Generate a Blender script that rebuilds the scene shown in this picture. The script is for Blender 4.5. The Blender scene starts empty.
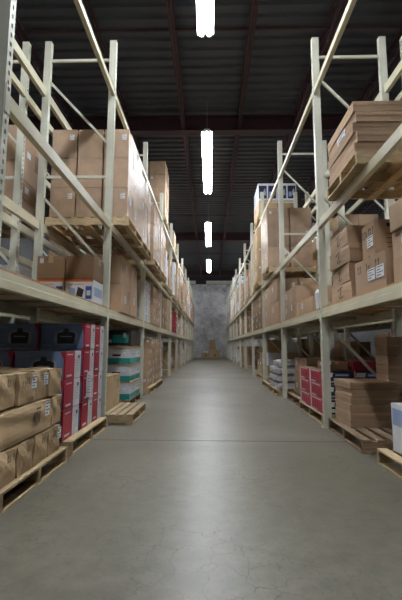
import bpy, bmesh, math, random
from mathutils import Vector, Matrix
random.seed(11)
S = bpy.context.scene
COL = S.collection
R = math.radians

# ------------------------------------------------------------------ materials
def nmat(name):
    m = bpy.data.materials.new(name); m.use_nodes = True
    nt = m.node_tree
    return m, nt, nt.nodes['Principled BSDF']

def plain(name, col, rough=.6, metal=0., noise=.12, scale=9., bump=0., spec=.5, rnd=0., coat=0.):
    m, nt, b = nmat(name)
    N, L = nt.nodes, nt.links
    tc = N.new('ShaderNodeTexCoord')
    n = N.new('ShaderNodeTexNoise'); n.inputs['Scale'].default_value = scale; n.inputs['Detail'].default_value = 6
    L.new(tc.outputs['Object'], n.inputs['Vector'])
    r = N.new('ShaderNodeValToRGB')
    r.color_ramp.elements[0].position = .3; r.color_ramp.elements[1].position = .72
    r.color_ramp.elements[0].color = [c * (1 - noise) for c in col] + [1]
    r.color_ramp.elements[1].color = [min(1, c * (1 + noise)) for c in col] + [1]
    L.new(n.outputs['Fac'], r.inputs['Fac'])
    out = r.outputs['Color']
    if rnd:
        oi = N.new('ShaderNodeObjectInfo')
        mr = N.new('ShaderNodeMapRange'); mr.inputs['To Min'].default_value = 1 - rnd; mr.inputs['To Max'].default_value = 1 + rnd
        L.new(oi.outputs['Random'], mr.inputs['Value'])
        hs = N.new('ShaderNodeHueSaturation'); L.new(mr.outputs['Result'], hs.inputs['Value']); L.new(out, hs.inputs['Color'])
        out = hs.outputs['Color']
    L.new(out, b.inputs['Base Color'])
    b.inputs['Roughness'].default_value = rough; b.inputs['Metallic'].default_value = metal
    b.inputs['Specular IOR Level'].default_value = spec
    b.inputs['Coat Weight'].default_value = coat; b.inputs['Coat Roughness'].default_value = .25
    if bump:
        bp = N.new('ShaderNodeBump'); bp.inputs['Strength'].default_value = bump; bp.inputs['Distance'].default_value = .01
        L.new(n.outputs['Fac'], bp.inputs['Height']); L.new(bp.outputs['Normal'], b.inputs['Normal'])
    return m

def wood(name, c1, c2):
    m, nt, b = nmat(name); N, L = nt.nodes, nt.links
    tc = N.new('ShaderNodeTexCoord'); mp = N.new('ShaderNodeMapping'); mp.inputs['Scale'].default_value = (2.2, 14, 14)
    n = N.new('ShaderNodeTexNoise'); n.inputs['Scale'].default_value = 3; n.inputs['Detail'].default_value = 8; n.inputs['Distortion'].default_value = .8
    r = N.new('ShaderNodeValToRGB'); r.color_ramp.elements[0].position = .32; r.color_ramp.elements[1].position = .68
    r.color_ramp.elements[0].color = c1 + (1,); r.color_ramp.elements[1].color = c2 + (1,)
    L.new(tc.outputs['Object'], mp.inputs['Vector']); L.new(mp.outputs['Vector'], n.inputs['Vector']); L.new(n.outputs['Fac'], r.inputs['Fac'])
    oi = N.new('ShaderNodeObjectInfo'); mr = N.new('ShaderNodeMapRange'); mr.inputs['To Min'].default_value = .78; mr.inputs['To Max'].default_value = 1.15
    hs = N.new('ShaderNodeHueSaturation')
    L.new(oi.outputs['Random'], mr.inputs['Value']); L.new(mr.outputs['Result'], hs.inputs['Value']); L.new(r.outputs['Color'], hs.inputs['Color'])
    L.new(hs.outputs['Color'], b.inputs['Base Color']); b.inputs['Roughness'].default_value = .75
    bp = N.new('ShaderNodeBump'); bp.inputs['Strength'].default_value = .35; bp.inputs['Distance'].default_value = .005
    L.new(n.outputs['Fac'], bp.inputs['Height']); L.new(bp.outputs['Normal'], b.inputs['Normal'])
    return m

def concrete_floor():
    m, nt, b = nmat('floor_concrete'); N, L = nt.nodes, nt.links
    tc = N.new('ShaderNodeTexCoord')
    def noise(sc, det=6, dist=0.):
        n = N.new('ShaderNodeTexNoise'); n.inputs['Scale'].default_value = sc; n.inputs['Detail'].default_value = det
        n.inputs['Distortion'].default_value = dist; L.new(tc.outputs['Object'], n.inputs['Vector']); return n
    a = noise(.55, 8, .6); c = noise(9, 8); sp = noise(38, 5)
    r = N.new('ShaderNodeValToRGB'); r.color_ramp.elements[0].position = .3; r.color_ramp.elements[1].position = .7
    r.color_ramp.elements[0].color = (.150, .136, .100, 1); r.color_ramp.elements[1].color = (.265, .248, .20, 1)
    L.new(a.outputs['Fac'], r.inputs['Fac'])
    def mix(kind, f, x, y):
        k = N.new('ShaderNodeMix'); k.data_type = 'RGBA'; k.blend_type = kind
        if isinstance(f, float): k.inputs[0].default_value = f
        else: L.new(f, k.inputs[0])
        L.new(x, k.inputs[6])
        if isinstance(y, tuple): k.inputs[7].default_value = y
        else: L.new(y, k.inputs[7])
        return k.outputs[2]
    r2 = N.new('ShaderNodeValToRGB'); r2.color_ramp.elements[0].position = .3; r2.color_ramp.elements[1].position = .7
    r2.color_ramp.elements[0].color = (.72, .72, .70, 1); r2.color_ramp.elements[1].color = (1.1, 1.1, 1.1, 1)
    L.new(c.outputs['Fac'], r2.inputs['Fac'])
    o = mix('MULTIPLY', .9, r.outputs['Color'], r2.outputs['Color'])
    r3 = N.new('ShaderNodeValToRGB'); r3.color_ramp.elements[0].position = .56; r3.color_ramp.elements[1].position = .68
    r3.color_ramp.elements[0].color = (0, 0, 0, 1); r3.color_ramp.elements[1].color = (.5, .5, .5, 1)
    L.new(sp.outputs['Fac'], r3.inputs['Fac'])
    o = mix('MIX', r3.outputs['Color'], o, (.12, .11, .09, 1))
    # hairline cracks: voronoi cell borders, patchy
    wr = N.new('ShaderNodeMix'); wr.data_type = 'RGBA'; wr.blend_type = 'LINEAR_LIGHT'; wr.inputs[0].default_value = .12
    wn = noise(5, 4); L.new(tc.outputs['Object'], wr.inputs[6]); L.new(wn.outputs['Color'], wr.inputs[7])
    v = N.new('ShaderNodeTexVoronoi'); v.feature = 'DISTANCE_TO_EDGE'; v.inputs['Scale'].default_value = 5.2
    L.new(wr.outputs[2], v.inputs['Vector'])
    cr = N.new('ShaderNodeValToRGB'); cr.color_ramp.elements[0].position = .004; cr.color_ramp.elements[1].position = .020
    cr.color_ramp.elements[0].color = (1, 1, 1, 1); cr.color_ramp.elements[1].color = (0, 0, 0, 1)
    L.new(v.outputs['Distance'], cr.inputs['Fac'])
    pn = noise(.8, 3); pr = N.new('ShaderNodeValToRGB'); pr.color_ramp.elements[0].position = .40; pr.color_ramp.elements[1].position = .56
    pr.color_ramp.elements[1].color = (.75, .75, .75, 1)
    L.new(pn.outputs['Fac'], pr.inputs['Fac'])
    mm = N.new('ShaderNodeMath'); mm.operation = 'MULTIPLY'; L.new(cr.outputs['Color'], mm.inputs[0]); L.new(pr.outputs['Color'], mm.inputs[1])
    o = mix('MIX', mm.outputs[0], o, (.08, .075, .06, 1))
    L.new(o, b.inputs['Base Color'])
    rr = N.new('ShaderNodeMapRange'); rr.inputs['To Min'].default_value = .24; rr.inputs['To Max'].default_value = .50
    L.new(c.outputs['Fac'], rr.inputs['Value']); L.new(rr.outputs['Result'], b.inputs['Roughness'])
    b.inputs['Specular IOR Level'].default_value = .5
    bp = N.new('ShaderNodeBump'); bp.inputs['Strength'].default_value = .12; bp.inputs['Distance'].default_value = .01
    L.new(c.outputs['Fac'], bp.inputs['Height']); L.new(bp.outputs['Normal'], b.inputs['Normal'])
    return m

def block_wall():
    m, nt, b = nmat('wall_block'); N, L = nt.nodes, nt.links
    tc = N.new('ShaderNodeTexCoord')
    n = N.new('ShaderNodeTexNoise'); n.inputs['Scale'].default_value = 1.6; n.inputs['Detail'].default_value = 9; n.inputs['Roughness'].default_value = .7
    L.new(tc.outputs['Object'], n.inputs['Vector'])
    r = N.new('ShaderNodeValToRGB'); r.color_ramp.elements[0].position = .35; r.color_ramp.elements[1].position = .66
    r.color_ramp.elements[0].color = (.33, .325, .345, 1); r.color_ramp.elements[1].color = (.74, .735, .75, 1)
    L.new(n.outputs['Fac'], r.inputs['Fac']); L.new(r.outputs['Color'], b.inputs['Base Color']); b.inputs['Roughness'].default_value = .85
    return m

def emit(name, col, st):
    m, nt, b = nmat(name)
    b.inputs['Base Color'].default_value = (.9, .9, .9, 1)
    b.inputs['Emission Color'].default_value = col + (1,); b.inputs['Emission Strength'].default_value = st
    return m

M = {}
M['paint'] = plain('cream_rack_paint', (.56, .555, .46), .4, noise=.07, scale=5, bump=.05)
M['beam'] = plain('cream_beam_paint', (.54, .51, .37), .38, noise=.08, scale=4, bump=.05)
M['clip_slot_shade'] = plain('black_clip_and_slot_shade', (.02, .02, .02), .5)  # beam clips, and the shade painted inside the post slots
M['deck'] = wood('particle_board', (.36, .20, .09), (.52, .32, .15))
M['pallet'] = wood('pallet_wood', (.40, .28, .15), (.60, .46, .28))
M['pallet_dark'] = wood('weathered_pallet_wood', (.20, .13, .075), (.36, .25, .15))
M['card'] = plain('brown_cardboard', (.41, .275, .175), .8, noise=.07, scale=4, bump=.05, rnd=.13)
M['card_tan'] = plain('tan_cardboard', (.47, .335, .19), .8, noise=.10, scale=5, bump=.12, rnd=.13)
M['card_dark'] = plain('dark_cardboard', (.24, .145, .08), .8, noise=.08, scale=4, bump=.05, rnd=.13)
M['film'] = plain('film_wrapped_cardboard', (.43, .295, .195), .55, noise=.10, scale=6, bump=.12, rnd=.1, coat=.15)
M['tape'] = plain('clear_tape', (.52, .38, .22), .25, noise=.05)
M['ink'] = plain('black_print', (.035, .03, .03), .7)
M['ink_soft'] = plain('faded_print', (.16, .11, .07), .8)
M['white'] = plain('white_paper', (.74, .76, .80), .6, noise=.04)
M['whitebox'] = plain('white_carton', (.66, .67, .70), .55, noise=.05, rnd=.06)
M['red'] = plain('red_print', (.42, .018, .045), .45, noise=.05)
M['darkred'] = plain('dark_red_carton', (.28, .012, .03), .55, noise=.1)
M['blue'] = plain('slate_blue_print', (.17, .23, .38), .42, noise=.18, scale=2.5)
M['paleblue'] = plain('pale_blue_print', (.28, .36, .55), .45, noise=.1)
M['navy'] = plain('navy_print', (.015, .022, .06), .4, noise=.1)
M['royal'] = plain('royal_blue_print', (.03, .10, .38), .4)
M['black'] = plain('black_carton', (.018, .018, .022), .45)
M['device'] = plain('printed_device_grey', (.03, .03, .038), .4)
M['device_l'] = plain('printed_device_light', (.34, .36, .40), .4)
M['teal'] = plain('teal_print', (.012, .27, .24), .5)
M['orange'] = plain('orange_print', (.62, .16, .03), .5)
M['purple'] = plain('violet_print', (.13, .11, .30), .5)
M['sack'] = plain('grey_poly_sack', (.46, .45, .49), .4, noise=.2, scale=12, bump=.3, coat=.2)
M['steel'] = plain('galvanised_steel', (.35, .35, .36), .4, .6)
M['redsteel'] = plain('primed_red_joist', (.055, .022, .026), .6, noise=.15)
M['ceil'] = plain('grey_roof_deck', (.078, .084, .102), .5, noise=.12, scale=.8)
M['darkwall'] = plain('dark_upper_wall', (.04, .035, .045), .8)
M['sidewall'] = plain('side_wall_paint', (.06, .06, .062), .8)
M['whitesteel'] = plain('white_painted_channel', (.72, .70, .62), .5)
M['tube'] = emit('fluorescent_tube', (.90, .95, 1.0), 34)
M['lamp_body'] = plain('white_enamel', (.75, .76, .78), .35)
M['floor'] = concrete_floor(); M['wall'] = block_wall()
M['joint'] = plain('joint_sealant', (.045, .05, .055), .6)

# ------------------------------------------------------------------ mesh helper
class MB:
    def __init__(s): s.v = []; s.f = []; s.m = []; s.mats = []
    def mi(s, mat):
        if mat not in s.mats: s.mats.append(mat)
        return s.mats.index(mat)
    def face(s, pts, mat):
        b = len(s.v); s.v += [tuple(p) for p in pts]; s.f.append(tuple(range(b, b + len(pts)))); s.m.append(s.mi(mat))
    def box(s, x0, x1, y0, y1, z0, z1, mat, M4=None):
        p = [Vector((x, y, z)) for x in (x0, x1) for y in (y0, y1) for z in (z0, z1)]
        if M4: p = [M4 @ q for q in p]
        b = len(s.v); s.v += [tuple(q) for q in p]
        for f in ((0, 1, 3, 2), (4, 6, 7, 5), (0, 4, 5, 1), (2, 3, 7, 6), (0, 2, 6, 4), (1, 5, 7, 3)):
            s.f.append(tuple(b + i for i in f)); s.m.append(s.mi(mat))
    def bar(s, a, b_, w, t, mat):
        a = Vector(a); b_ = Vector(b_); d = b_ - a; L = d.length
        q = d.to_track_quat('X', 'Z').to_matrix().to_4x4(); q.translation = a
        s.box(0, L, -w / 2, w / 2, -t / 2, t / 2, mat, q)
    def tube(s, a, b_, r, mat, n=10):
        a = Vector(a); b_ = Vector(b_); d = b_ - a
        q = d.to_track_quat('Z', 'Y').to_matrix()
        ring = lambda c: [c + q @ Vector((r * math.cos(2 * math.pi * i / n), r * math.sin(2 * math.pi * i / n), 0)) for i in range(n)]
        b = len(s.v); s.v += [tuple(p) for p in ring(a) + ring(b_)]
        for i in range(n):
            j = (i + 1) % n; s.f.append((b + i, b + j, b + n + j, b + n + i)); s.m.append(s.mi(mat))
        s.f.append(tuple(b + i for i in reversed(range(n)))); s.m.append(s.mi(mat))
        s.f.append(tuple(b + n + i for i in range(n))); s.m.append(s.mi(mat))
    def prism(s, prof, y0, y1, mat):          # profile in xz, extruded along y
        n = len(prof); b = len(s.v)
        s.v += [(x, y0, z) for x, z in prof] + [(x, y1, z) for x, z in prof]
        for i in range(n):
            j = (i + 1) % n; s.f.append((b + i, b + j, b + n + j, b + n + i)); s.m.append(s.mi(mat))
        s.f.append(tuple(b + i for i in reversed(range(n)))); s.m.append(s.mi(mat))
        s.f.append(tuple(b + n + i for i in range(n))); s.m.append(s.mi(mat))
    def addmesh(s, me, mat, M4):
        b = len(s.v); s.v += [tuple(M4 @ v.co) for v in me.vertices]
        for p in me.polygons: s.f.append(tuple(b + i for i in p.vertices)); s.m.append(s.mi(mat))
    def mesh(s, name, bevel=0, weld=True):
        me = bpy.data.meshes.new(name); me.from_pydata(s.v, [], s.f)
        for k in s.mats: me.materials.append(M[k])
        for p, i in zip(me.polygons, s.m): p.material_index = i
        me.update()
        return me
    def build(s, name, parent=None, loc=(0, 0, 0), bevel=0):
        me = s.mesh(name); o = bpy.data.objects.new(name, me); COL.objects.link(o); o.location = loc
        if parent: o.parent = parent
        if bevel:
            bv = o.modifiers.new('b', 'BEVEL'); bv.width = bevel; bv.segments = 2; bv.limit_method = 'ANGLE'
        return o

def tag(o, label, cat, group=None, kind=None):
    if kind: o['kind'] = kind
    if label:
        w = label.split()
        assert 4 <= len(w) <= 16, (len(w), label)
        o['label'] = label
    if cat: o['category'] = cat
    if group: o['group'] = group
    return o
def empty(name, loc=(0, 0, 0), rz=0):
    o = bpy.data.objects.new(name, None); COL.objects.link(o); o.location = loc; o.rotation_euler = (0, 0, rz); o.empty_display_size = .1
    return o
def struct(o): o['kind'] = 'structure'; return o
def copy_tree(o, parent=None):
    c = o.copy(); COL.objects.link(c); c.parent = parent
    for k in ('label', 'group'):
        if parent is None and k in c: del c[k]
    for ch in list(o.children): copy_tree(ch, c)
    return c

_txt = {}
def text_mesh(t):
    if t not in _txt:
        cu = bpy.data.curves.new('t', 'FONT'); cu.body = t; cu.size = 1; cu.resolution_u = 2
        o = bpy.data.objects.new('t', cu); COL.objects.link(o)
        dg = bpy.context.evaluated_depsgraph_get()
        me = bpy.data.meshes.new_from_object(o.evaluated_get(dg)); bpy.data.objects.remove(o); _txt[t] = me
    return _txt[t]

# ------------------------------------------------------------------ room
XL, XR, Y0, Y1, ZC = -9.0, 9.0, -7.0, 36.0, 8.0
b = MB(); b.box(XL, XR, Y0, Y1, -.1, 0, 'floor'); struct(b.build('floor'))
b = MB(); b.box(-3.6, 3.6, 4.66, 4.672, 0, .0015, 'joint'); b.box(-3.6, 3.6, 13.66, 13.672, 0, .0015, 'joint'); b.box(-3.6, 3.6, 22.66, 22.672, 0, .0015, 'joint')
struct(b.build('trim_3'))
# back wall: vertical tilt-up panels with joints
b = MB(); b.box(XL, XR, Y1, Y1 + .2, 0, 6.9, 'wall')
for i in range(13):
    x = -6.7 + i * 1.05; b.box(x, x + 1.0, Y1 - .03, Y1, 0.0, 6.85, 'wall')
struct(b.build('wall_back'))
b = MB(); b.box(XL, XR, Y1 + .02, Y1 + .2, 6.9, ZC, 'darkwall'); struct(b.build('wall_back_upper'))
b = MB()
for x0, x1 in ((-6.5, -1.35), (-.35, 6.5)):
    b.box(x0, x1, Y1 - .2, Y1 - .04, 6.92, 7.2, 'whitesteel'); b.box(x0, x1, Y1 - .26, Y1 - .2, 7.16, 7.2, 'whitesteel'); b.box(x0, x1, Y1 - .26, Y1 - .2, 6.92, 6.96, 'whitesteel')
struct(b.build('trim_1'))
b = MB(); b.box(XL - .2, XL, Y0, Y1, 0, ZC, 'sidewall'); struct(b.build('wall_left'))
b = MB(); b.box(XR, XR + .2, Y0, Y1, 0, ZC, 'sidewall'); struct(b.build('wall_right'))
b = MB(); b.box(XL, XR, Y0 - .2, Y0, 0, ZC, 'sidewall'); struct(b.build('wall_front'))
# corrugated roof deck, ribs running across the aisle
b = MB(); y = Y0; n = 0; prof = []
P_ = .30
while y < Y1:
    for dy, z in ((0, ZC), (.13, ZC), (.165, ZC + .06), (.265, ZC + .06)): prof.append((y + dy, z))
    y += P_
for (ya, za), (yb, zb) in zip(prof[:-1], prof[1:]):
    b.face([(XL, ya, za), (XR, ya, za), (XR, yb, zb), (XL, yb, zb)], 'ceil')
b.box(XL, XR, Y0, Y1, ZC + .08, ZC + .2, 'ceil')
ceil = struct(b.build('ceiling'))
# bar joists along the aisle, girders across
rt = empty('roof_framing', (0, 0, 7.5)); tag(rt, 'dark red steel roof girders and bar joists under the corrugated deck', 'roof framing')
for xj in (-7.4, -5.75, -4.1, -2.45, -.78, .86, 2.5, 4.15, 5.8, 7.4):
    b = MB()
    for dx in (-.035, .035):
        b.box(xj + dx - .022, xj + dx + .022, Y0 + .1, Y1 - .3, .38, .43, 'redsteel')
        b.box(xj + dx - .022, xj + dx + .022, Y0 + .1, Y1 - .3, -.02, .03, 'redsteel')
    y = Y0 + .4; up = True
    while y < Y1 - 1:
        b.bar((xj, y, .01 if up else .40), (xj, y + .55, .40 if up else .01), .025, .025, 'redsteel'); y += .55; up = not up
    b.build('bar_joist', rt)
for yg in (-1.2, 10.75, 22.6, 34.2):
    b = MB(); b.box(XL + .05, XR - .05, yg - .13, yg + .13, -.12, -.09, 'redsteel'); b.box(XL + .05, XR - .05, yg - .13, yg + .13, .33, .36, 'redsteel')
    b.box(XL + .05, XR - .05, yg - .015, yg + .015, -.09, .33, 'redsteel'); b.build('girder', rt)
for yb in (3.5, 7.2, 14.7, 18.6, 26.5, 30.4):
    b = MB(); b.box(XL + .1, XR - .1, yb - .02, yb + .02, .04, .08, 'redsteel'); b.build('bridging_angle', rt)

# ------------------------------------------------------------------ lights
def make_light():
    r = empty('strip_light')
    L_ = 1.92
    h = MB(); h.prism([(-.07, .03), (-.07, .10), (.07, .10), (.07, .03)], -L_ / 2, L_ / 2, 'lamp_body'); h.build('housing', r, bevel=.004)
    q = MB()
    for s in (-1, 1): q.face([(s * .07, -L_ / 2, .05), (s * .14, -L_ / 2, .0), (s * .14, L_ / 2, .0), (s * .07, L_ / 2, .05)], 'lamp_body')
    q.build('reflector', r)
    for x in (-.065, .065):
        t = MB(); t.tube((x, -L_ / 2 + .03, -.012), (x, L_ / 2 - .03, -.012), .036, 'tube', 10); t.build('tube', r)
        for s in (-1, 1):
            e = MB(); e.box(x - .03, x + .03, s * (L_ / 2 - .015) - .014, s * (L_ / 2 - .015) + .014, -.03, .03, 'lamp_body'); e.build('lamp_holder', r)
    for y in (-.7, .7):
        w = MB(); w.tube((0, y, .10), (0, y, 1.0), .004, 'steel', 6); w.build('hanger_rod', r)
    return r
proto = make_light(); first = True
ow = ['first', 'second', 'third', 'fourth', 'fifth', 'sixth', 'seventh', 'eighth', 'ninth', 'tenth', 'eleventh', 'twelfth']
for xa, side, ys in ((-.08, 'centre aisle', (-5.0, 2.2, 9.15, 16.4, 23.8)), (-5.3, 'left neighbouring aisle', (2.2, 16.4, 23.8, 31)), (5.4, 'right neighbouring aisle', (2.2, 16.4, 23.8, 31))):  # unseen pair behind the camera is added to light the near bays
    k = 0
    for y in ys:
        for j in (0, 1):
            if xa == -.08 and y > 30 and j: continue
            if first: o = proto; first = False
            else: o = copy_tree(proto)
            o.location = (xa, y + .98 + j * 1.97, 6.47)
            nth = (ow[k - 2] if y > 0 else ('first' if j == 0 else 'second')) if xa == -.08 else ow[k]
            lab = f"lit fluorescent strip light over the {side}, {nth} " + ('added unseen behind the camera' if y < 0 else 'from the camera')
            tag(o, lab, 'light fixture', 'hanging fluorescent strip lights'); k += 1

# ------------------------------------------------------------------ racks
ZT = 5.82
YP = [2.50] + [5.437 + 3 * k for k in range(11)]
LV = (1.63, 2.93, 5.02)
def post_mesh(s):        # aisle-facing side at x=0, body extends to x = s*0.1 ; recessed slots in the aisle face, inner shade painted as black backing
    b = MB(); w, d, p, n = .10, .078, .075, int(ZT / .075)
    x = 0
    hy0, hy1 = d * .36, d * .64
    b.face([(x, 0, 0), (x, hy0, 0), (x, hy0, ZT), (x, 0, ZT)], 'paint')
    b.face([(x, hy1, 0), (x, d, 0), (x, d, ZT), (x, hy1, ZT)], 'paint')
    z = 0
    for i in range(n):
        b.face([(x, hy0, z), (x, hy1, z), (x, hy1, z + .04), (x, hy0, z + .04)], 'paint')
        xi = s * .012
        b.face([(xi, hy0, z + .04), (xi, hy1, z + .04), (xi, hy1, z + p), (xi, hy0, z + p)], 'clip_slot_shade')
        b.face([(x, hy0, z + .04), (xi, hy0, z + .04), (xi, hy0, z + p), (x, hy0, z + p)], 'paint')
        b.face([(x, hy1, z + .04), (xi, hy1, z + .04), (xi, hy1, z + p), (x, hy1, z + p)], 'paint')
        z += p
    b.face([(x, hy0, z), (x, hy1, z), (x, hy1, ZT), (x, hy0, ZT)], 'paint')
    W = s * w
    b.face([(0, 0, 0), (W, 0, 0), (W, 0, ZT), (0, 0, ZT)], 'paint')
    b.face([(0, d, 0), (W, d, 0), (W, d, ZT), (0, d, ZT)], 'paint')
    b.face([(W, 0, 0), (W, d, 0), (W, d, ZT), (W, 0, ZT)], 'paint')
    b.face([(0, 0, ZT), (W, 0, ZT), (W, d, ZT), (0, d, ZT)], 'paint')
    return b.mesh('post')
PM = {1: post_mesh(1), -1: post_mesh(-1)}
def frame_mesh(s, xlo, xhi):   # braces between inner faces (local x from front face 0 to s*1.0)
    y = .039; h = MB(); h.bar((xlo, y, 0), (xhi, y, 0), .03, .04, 'paint')
    g = MB(); g.bar((xlo, y, 1), (xhi, y, 0), .03, .035, 'paint')
    return h.mesh('horizontal_brace'), g.mesh('diagonal_brace')
def plate_mesh():
    b = MB(); b.box(-.075, .075, -.06, .06, 0, .008, 'paint'); b.tube((.055, .03, .008), (.055, .03, .03), .01, 'steel', 6); b.tube((-.055, -.03, .008), (-.055, -.03, .03), .01, 'steel', 6)
    return b.mesh('base_plate')
PLM = plate_mesh()
def link(me, name, parent, loc=(0, 0, 0)):
    o = bpy.data.objects.new(name, me); COL.objects.link(o); o.parent = parent; o.location = loc; return o
def beam_mesh(L, s, h):      # local: aisle face x=0, goes to s*.06; top at z=0 ; step profile with ledge
    b = MB()
    b.prism([(0, -h), (0, -h * .52), (s * .004, -h * .48), (s * .018, -h * .47), (s * .018, 0), (s * .056, 0), (s * .056, -h)], 0, L, 'beam')
    return b.mesh('beam')
def conn_mesh(s, y, h):
    b = MB(); b.box(min(0, s * -.006), max(0, s * -.006) , y - .03, y + .03, -h - .05, .03, 'paint')
    b.box(min(s * -.008, s * -.004), max(s * -.008, s * -.004), y - .012, y + .012, -.015, .015, 'clip_slot_shade')
    return b.mesh('beam_connector')
def rack(xf, s, ys, label, levels=LV, deck=True, dp=1.12):
    r = empty('pallet_rack', (xf, ys[0], 0)); tag(r, label, 'pallet rack')
    xb = s * dp
    xlo, xhi = (s * .1, xb - s * .1) if s > 0 else (xb + .1, -.1)
    fm = frame_mesh(s, xlo, xhi)
    bm = {}
    for i, y in enumerate(ys):
        dy = y - ys[0]
        for me, x, q in ((PM[s], 0, s), (PM[-s], xb, -s)):
            p = link(me, 'post', r, (x, dy, 0)); link(PLM, 'base_plate', p, (q * .05, .039, 0))
        for z in (.22, 1.71, 3.61, 5.51): link(fm[0], 'horizontal_brace', r, (0, dy, z))
        for z in (4.15, 2.28, .40): link(fm[1], 'diagonal_brace', r, (0, dy, z))
    for i in range(len(ys) - 1):
        ya = ys[i] + .078 - ys[0]; L = ys[i + 1] - ys[i] - .078
        for lz in levels:
            key = round(L, 3)
            if key not in bm:
                bm[key] = (beam_mesh(L, s, .13), beam_mesh(L, -s, .13), conn_mesh(s, -.04, .13), conn_mesh(s, L + .04, .13))
            a = bm[key]
            f = link(a[0], 'beam', r, (0, ya, lz)); link(a[2], 'beam_connector', f); link(a[3], 'beam_connector', f)
            link(a[1], 'beam', r, (xb, ya, lz))
        if deck:
            d = MB(); x0, x1 = sorted((s * .02, xb - s * .02)); d.box(x0, x1, ya + .002, ya + L - .002, levels[0], levels[0] + .018, 'deck')
            dk = d.build('shelf_deck', r)
            for q in (.25, .5, .75):
                d = MB(); x0, x1 = sorted((s * .056, xb - s * .056)); d.box(x0, x1, ya + L * q - .02, ya + L * q + .02, levels[0] - .045, levels[0] - .002, 'paint'); d.build('deck_support', dk)
    return r
XLF, XRF = -1.455, 1.563
rack(XLF, -1, YP, 'long cream steel pallet rack lining the left side of the aisle')
rack(XRF, 1, YP, 'long cream steel pallet rack lining the right side of the aisle')
rack(-2.83, -1, YP[:8], 'cream pallet rack standing back to back behind the left aisle rack')
rack(2.93, 1, YP[:8], 'cream pallet rack standing back to back behind the right aisle rack')

# ------------------------------------------------------------------ pallets
def make_pallet(w, d, mat, along_y=True, h=.14):
    """w across x, d along y; stringers run along y, top boards across x. origin at base centre"""
    r = empty('wooden_pallet')
    t = MB(); n = 7; bw = .095 if along_y else .095
    if along_y:
        g = (d - n * bw) / (n - 1)
        for i in range(n):
            y = -d / 2 + i * (bw + g); t.box(-w / 2, w / 2, y, y + bw, h - .018, h, mat)
    else:
        g = (w - n * bw) / (n - 1)
        for i in range(n):
            x = -w / 2 + i * (bw + g); t.box(x, x + bw, -d / 2, d / 2, h - .018, h, mat)
    t.build('top_deck', r, bevel=.003)
    for k in (-1, 0, 1):
        t = MB(); c = k * ((d if along_y else w) / 2 - .045)
        if along_y: t.box(-w / 2, w / 2, c - .045, c + .045, 0, .016, mat)
        else: t.box(c - .045, c + .045, -d / 2, d / 2, 0, .016, mat)
        t.build('bottom_board', r)
    for k in (-1, 0, 1):
        t = MB()
        if along_y:
            x = k * (w / 2 - .02)
            # notched stringer
            q = d / 2
            t.box(x - .019, x + .019, -q, -q + .2, .016, h - .018, mat); t.box(x - .019, x + .019, -.18, .18, .016, h - .018, mat)
            t.box(x - .019, x + .019, q - .2, q, .016, h - .018, mat); t.box(x - .019, x + .019, -q + .2, -.18, .07, h - .018, mat); t.box(x - .019, x + .019, .18, q - .2, .07, h - .018, mat)
        else:
            y = k * (d / 2 - .02); t.box(-w / 2, w / 2, y - .019, y + .019, .016, h - .018, mat)
        t.build('stringer', r)
    return r
_pal = {}
def pallet(x, y, z, label, w=1.0, d=1.2, mat='pallet', rz=0, along_y=False, group='wooden pallets'):
    k = (w, d, mat, along_y)
    if k in _pal: o = copy_tree(_pal[k])
    else: o = make_pallet(w, d, mat, along_y); _pal[k] = o
    o.location = (x, y, z); o.rotation_euler = (0, 0, rz); tag(o, label, 'pallet', group); return o

# ------------------------------------------------------------------ cartons
def shaped(w, d, h, mat, bulge=.006, seg=4, seed=0, faces=None, crush=0., seam=True):
    """cardboard box: subdivided, bulged, with soft corners and a closing seam on top; faces = dict face->material"""
    rnd = random.Random(seed)
    bm = bmesh.new(); bmesh.ops.create_cube(bm, size=1)
    bmesh.ops.subdivide_edges(bm, edges=bm.edges[:], cuts=seg, use_grid_fill=True)
    ph = [rnd.uniform(0, 6.28) for _ in range(6)]
    for v in bm.verts:
        x, y, z = v.co
        ex, ey, ez = (1 - (2 * abs(x)) ** 4), (1 - (2 * abs(y)) ** 4), (1 - (2 * abs(z)) ** 4)
        n = v.co.copy(); X, Y, Z = x * w, y * d, z * h
        k = bulge * .8
        if abs(x) > .499: X += math.copysign(k * ey * ez * (1 + .5 * math.sin(7 * y + ph[0])), x)
        if abs(y) > .499: Y += math.copysign(k * ex * ez * (1 + .5 * math.sin(7 * x + ph[1])), y)
        if abs(z) > .499 and z > 0: Z += k * .3 * ex * ey * math.sin(6 * x + ph[2])
        if crush:
            c = crush
            X += c * .5 * math.sin(9 * z + 5 * y + ph[3]) * (.4 + z + .5); Y += c * .5 * math.sin(8 * z + 6 * x + ph[4]) * (.4 + z + .5)
            if z > 0: Z -= c * (.5 + .5 * math.sin(5 * x + 7 * y + ph[5])) * (2 * z)
        v.co = (X, Y, Z + h / 2)
    b = MB(); mats = faces or {}
    bm.normal_update()
    idx = {v: i for i, v in enumerate(bm.verts)}
    b.v = [tuple(v.co) for v in bm.verts]
    for f in bm.faces:
        n = f.normal
        key = max((('+x', n.x), ('-x', -n.x), ('+y', n.y), ('-y', -n.y), ('+z', n.z), ('-z', -n.z)), key=lambda t: t[1])[0]
        b.f.append(tuple(idx[v] for v in f.verts)); b.m.append(b.mi(mats.get(key, mat)))
    bm.free()
    return b
EPS = .0022
def on(b, face, w, d, h, u0, u1, v0, v1, mat, off=.008):
    """flat print on a face; u across seen from outside 0..1, v up 0..1"""
    if face == '-y': f = lambda u, v: (-w / 2 + u * w, -d / 2 - off, v * h)
    elif face == '+x': f = lambda u, v: (w / 2 + off, -d / 2 + u * d, v * h)
    elif face == '-x': f = lambda u, v: (-w / 2 - off, d / 2 - u * d, v * h)
    b.face([f(u0, v0), f(u1, v0), f(u1, v1), f(u0, v1)], mat)
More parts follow.
